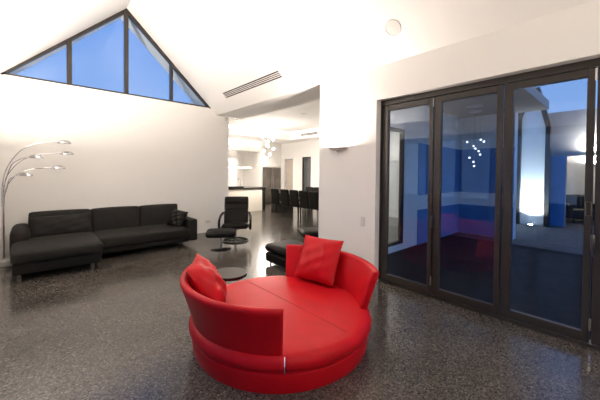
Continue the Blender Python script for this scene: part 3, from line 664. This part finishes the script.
# ------------------------------------------------------------------ pendant cluster
def cluster(loc, label, zc, spots, r=0.045, disc=0.215, gm=None):
    c = thing('pendant_cluster', label, 'pendant lamp', loc)
    bm = nb(); lathe(bm, [(0, zc), (disc, zc), (disc, zc - 0.025), (disc - 0.01, zc - 0.03), (0, zc - 0.03)], 36); obj('canopy', bm, M_fix if zc > 3 else M_white, c)
    for x, y, z in spots:
        t = bmesh.new(); bmesh.ops.create_uvsphere(t, u_segments=16, v_segments=10, radius=r); bm = nb(); merge(bm, t, T(x, y, z)); g = obj('globe', bm, gm or M_globe, c, label='small glowing glass ball')
        bm = nb(); tube(bm, [(x, y, z + r - 0.003), (x, y, zc - 0.03)], 0.0016, 6); lathe(bm, [(0.009, 0), (0.009, 0.03), (0, 0.03)], 10, T(x, y, z + r - 0.005), cap=False); obj('cord', bm, M_steel, g)
    return c
def at_px(px, py, D=10.7):
    f = 296.73; v = F + R * ((px - 300) / f) + U * ((178.72 - py) / f); return v * D
base = Vector((6.3, 8.73))
sp_ = []
for (x, y, z) in ((-0.16, 0.10, 2.75), (0.09, -0.06, 2.89), (0.13, -0.12, 2.66), (0.0, 0.0, 2.42), (-0.13, 0.06, 2.26), (0.17, -0.10, 2.34), (0.06, -0.03, 2.13), (-0.03, 0.04, 1.99), (-0.08, -0.12, 2.58), (0.05, 0.14, 2.50)):
    sp_.append((x, y, z))
cluster((6.3, 8.73, 0), 'cluster of glowing glass ball pendants hanging over the dining area', 3.23, sp_)
ld = bpy.data.lights.new('pendant_glow', 'POINT'); ld.energy = 60; ld.color = WARM; ld.shadow_soft_size = 0.25
o = bpy.data.objects.new('pendant_glow', ld); C.objects.link(o); o.location = (6.3, 8.73, 1.8)
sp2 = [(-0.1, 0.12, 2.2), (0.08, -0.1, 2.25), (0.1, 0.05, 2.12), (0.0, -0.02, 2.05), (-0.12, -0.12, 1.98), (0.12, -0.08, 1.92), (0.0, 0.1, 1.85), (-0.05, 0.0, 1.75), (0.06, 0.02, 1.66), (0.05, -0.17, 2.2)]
cluster((7.4, 2.35, 0), 'added small ball cluster under the verandah standing in for a chandelier reflection in the glass', 2.9, sp2, 0.022, 0.12, M_globe2)  # invented cluster, stands in for a chandelier reflection in the door glass

# ------------------------------------------------------------------ dining table and chairs
dt = thing('dining_table', 'long black dining table with solid end legs', 'table', (6.95, 7.1, 0))
bm = nb(); box(bm, (-0.45, -1.7, 0.705), (0.45, 1.7, 0.75), 0.004, 1); obj('tabletop', bm, M_blackwood, dt, smooth=0)
for y in (-1.55, 1.58):
    bm = nb(); box(bm, (-0.44, y - 0.12, 0), (0.44, y + 0.12, 0.705), 0.004, 1); obj('leg', bm, M_blackwood, dt, smooth=0)
ch = thing('dining_chair', 'black dining chair', 'chair', (0, 0, 0))
# front is +x (towards the table)
bm = nb(); puff(bm, (-0.20, -0.195, 0.40), (0.22, 0.195, 0.475), 0.03, 0.006); obj('seat', bm, M_black, ch)
bm = nb(); puff(bm, (-0.035, -0.195, 0.0), (0.03, 0.195, 0.53), 0.028, 0.006, T(-0.185, 0, 0.41) @ RY(-7)); obj('backrest', bm, M_black, ch)
for x, y in ((-0.18, -0.17), (-0.18, 0.17), (0.18, -0.17), (0.18, 0.17)):
    bm = nb(); tube(bm, [(x * 1.06, y, 0.0), (x, y, 0.41)], [0.012, 0.018], 6); obj('leg', bm, M_blackwood, ch)
cand = [(6.27, 7.95, 0, 'black dining chair at the far end of the near row, beside the table leg', 1), (6.27, 7.43, 0, 'black dining chair second from the far end of the near row', 1), (6.27, 6.97, 0, 'black dining chair in the middle of the near row', 1),
        (6.27, 6.53, 0, 'black dining chair in the near row, fourth from the far end', 1), (6.27, 6.10, 0, 'black dining chair of the near row touching the white wall end in view', 1),
        (7.72, 8.28, PI, 'black dining chair on the far side of the table, left of two', 0), (7.72, 7.86, PI, 'black dining chair on the far side of the table, right of two', 0)]
for i, (x, y, rz, lb, near) in enumerate(cand):
    g = 'dining chairs around the black table'
    if i == 0: ch.location = (x, y, 0); ch['label'] = lb; ch['group'] = g
    else: dup(ch, (x, y, 0), rz, lb, g)

# armchair in the opposite room
ac = thing('lounge_chair', 'dark brown armchair in the room across the courtyard', 'armchair', (12.9, 0.98, 0), 0.4)
bm = nb(); puff(bm, (-0.35, -0.35, 0.12), (0.35, 0.35, 0.42), 0.06, 0.01); obj('seat', bm, M_brown, ac)
bm = nb(); puff(bm, (0.25, -0.35, 0.2), (0.45, 0.35, 0.85), 0.07, 0.01); obj('backrest', bm, M_brown, ac)
for s in (-1, 1):
    bm = nb(); puff(bm, (-0.35, s * 0.40 - 0.08, 0.12), (0.35, s * 0.40 + 0.08, 0.58), 0.06, 0.01); obj('armrest', bm, M_brown, ac)
for x in (-0.3, 0.35):
    for y in (-0.3, 0.3):
        bm = nb(); tube(bm, [(x, y, -0.0), (x, y, 0.14)], 0.02, 8); obj('leg', bm, M_frame, ac)
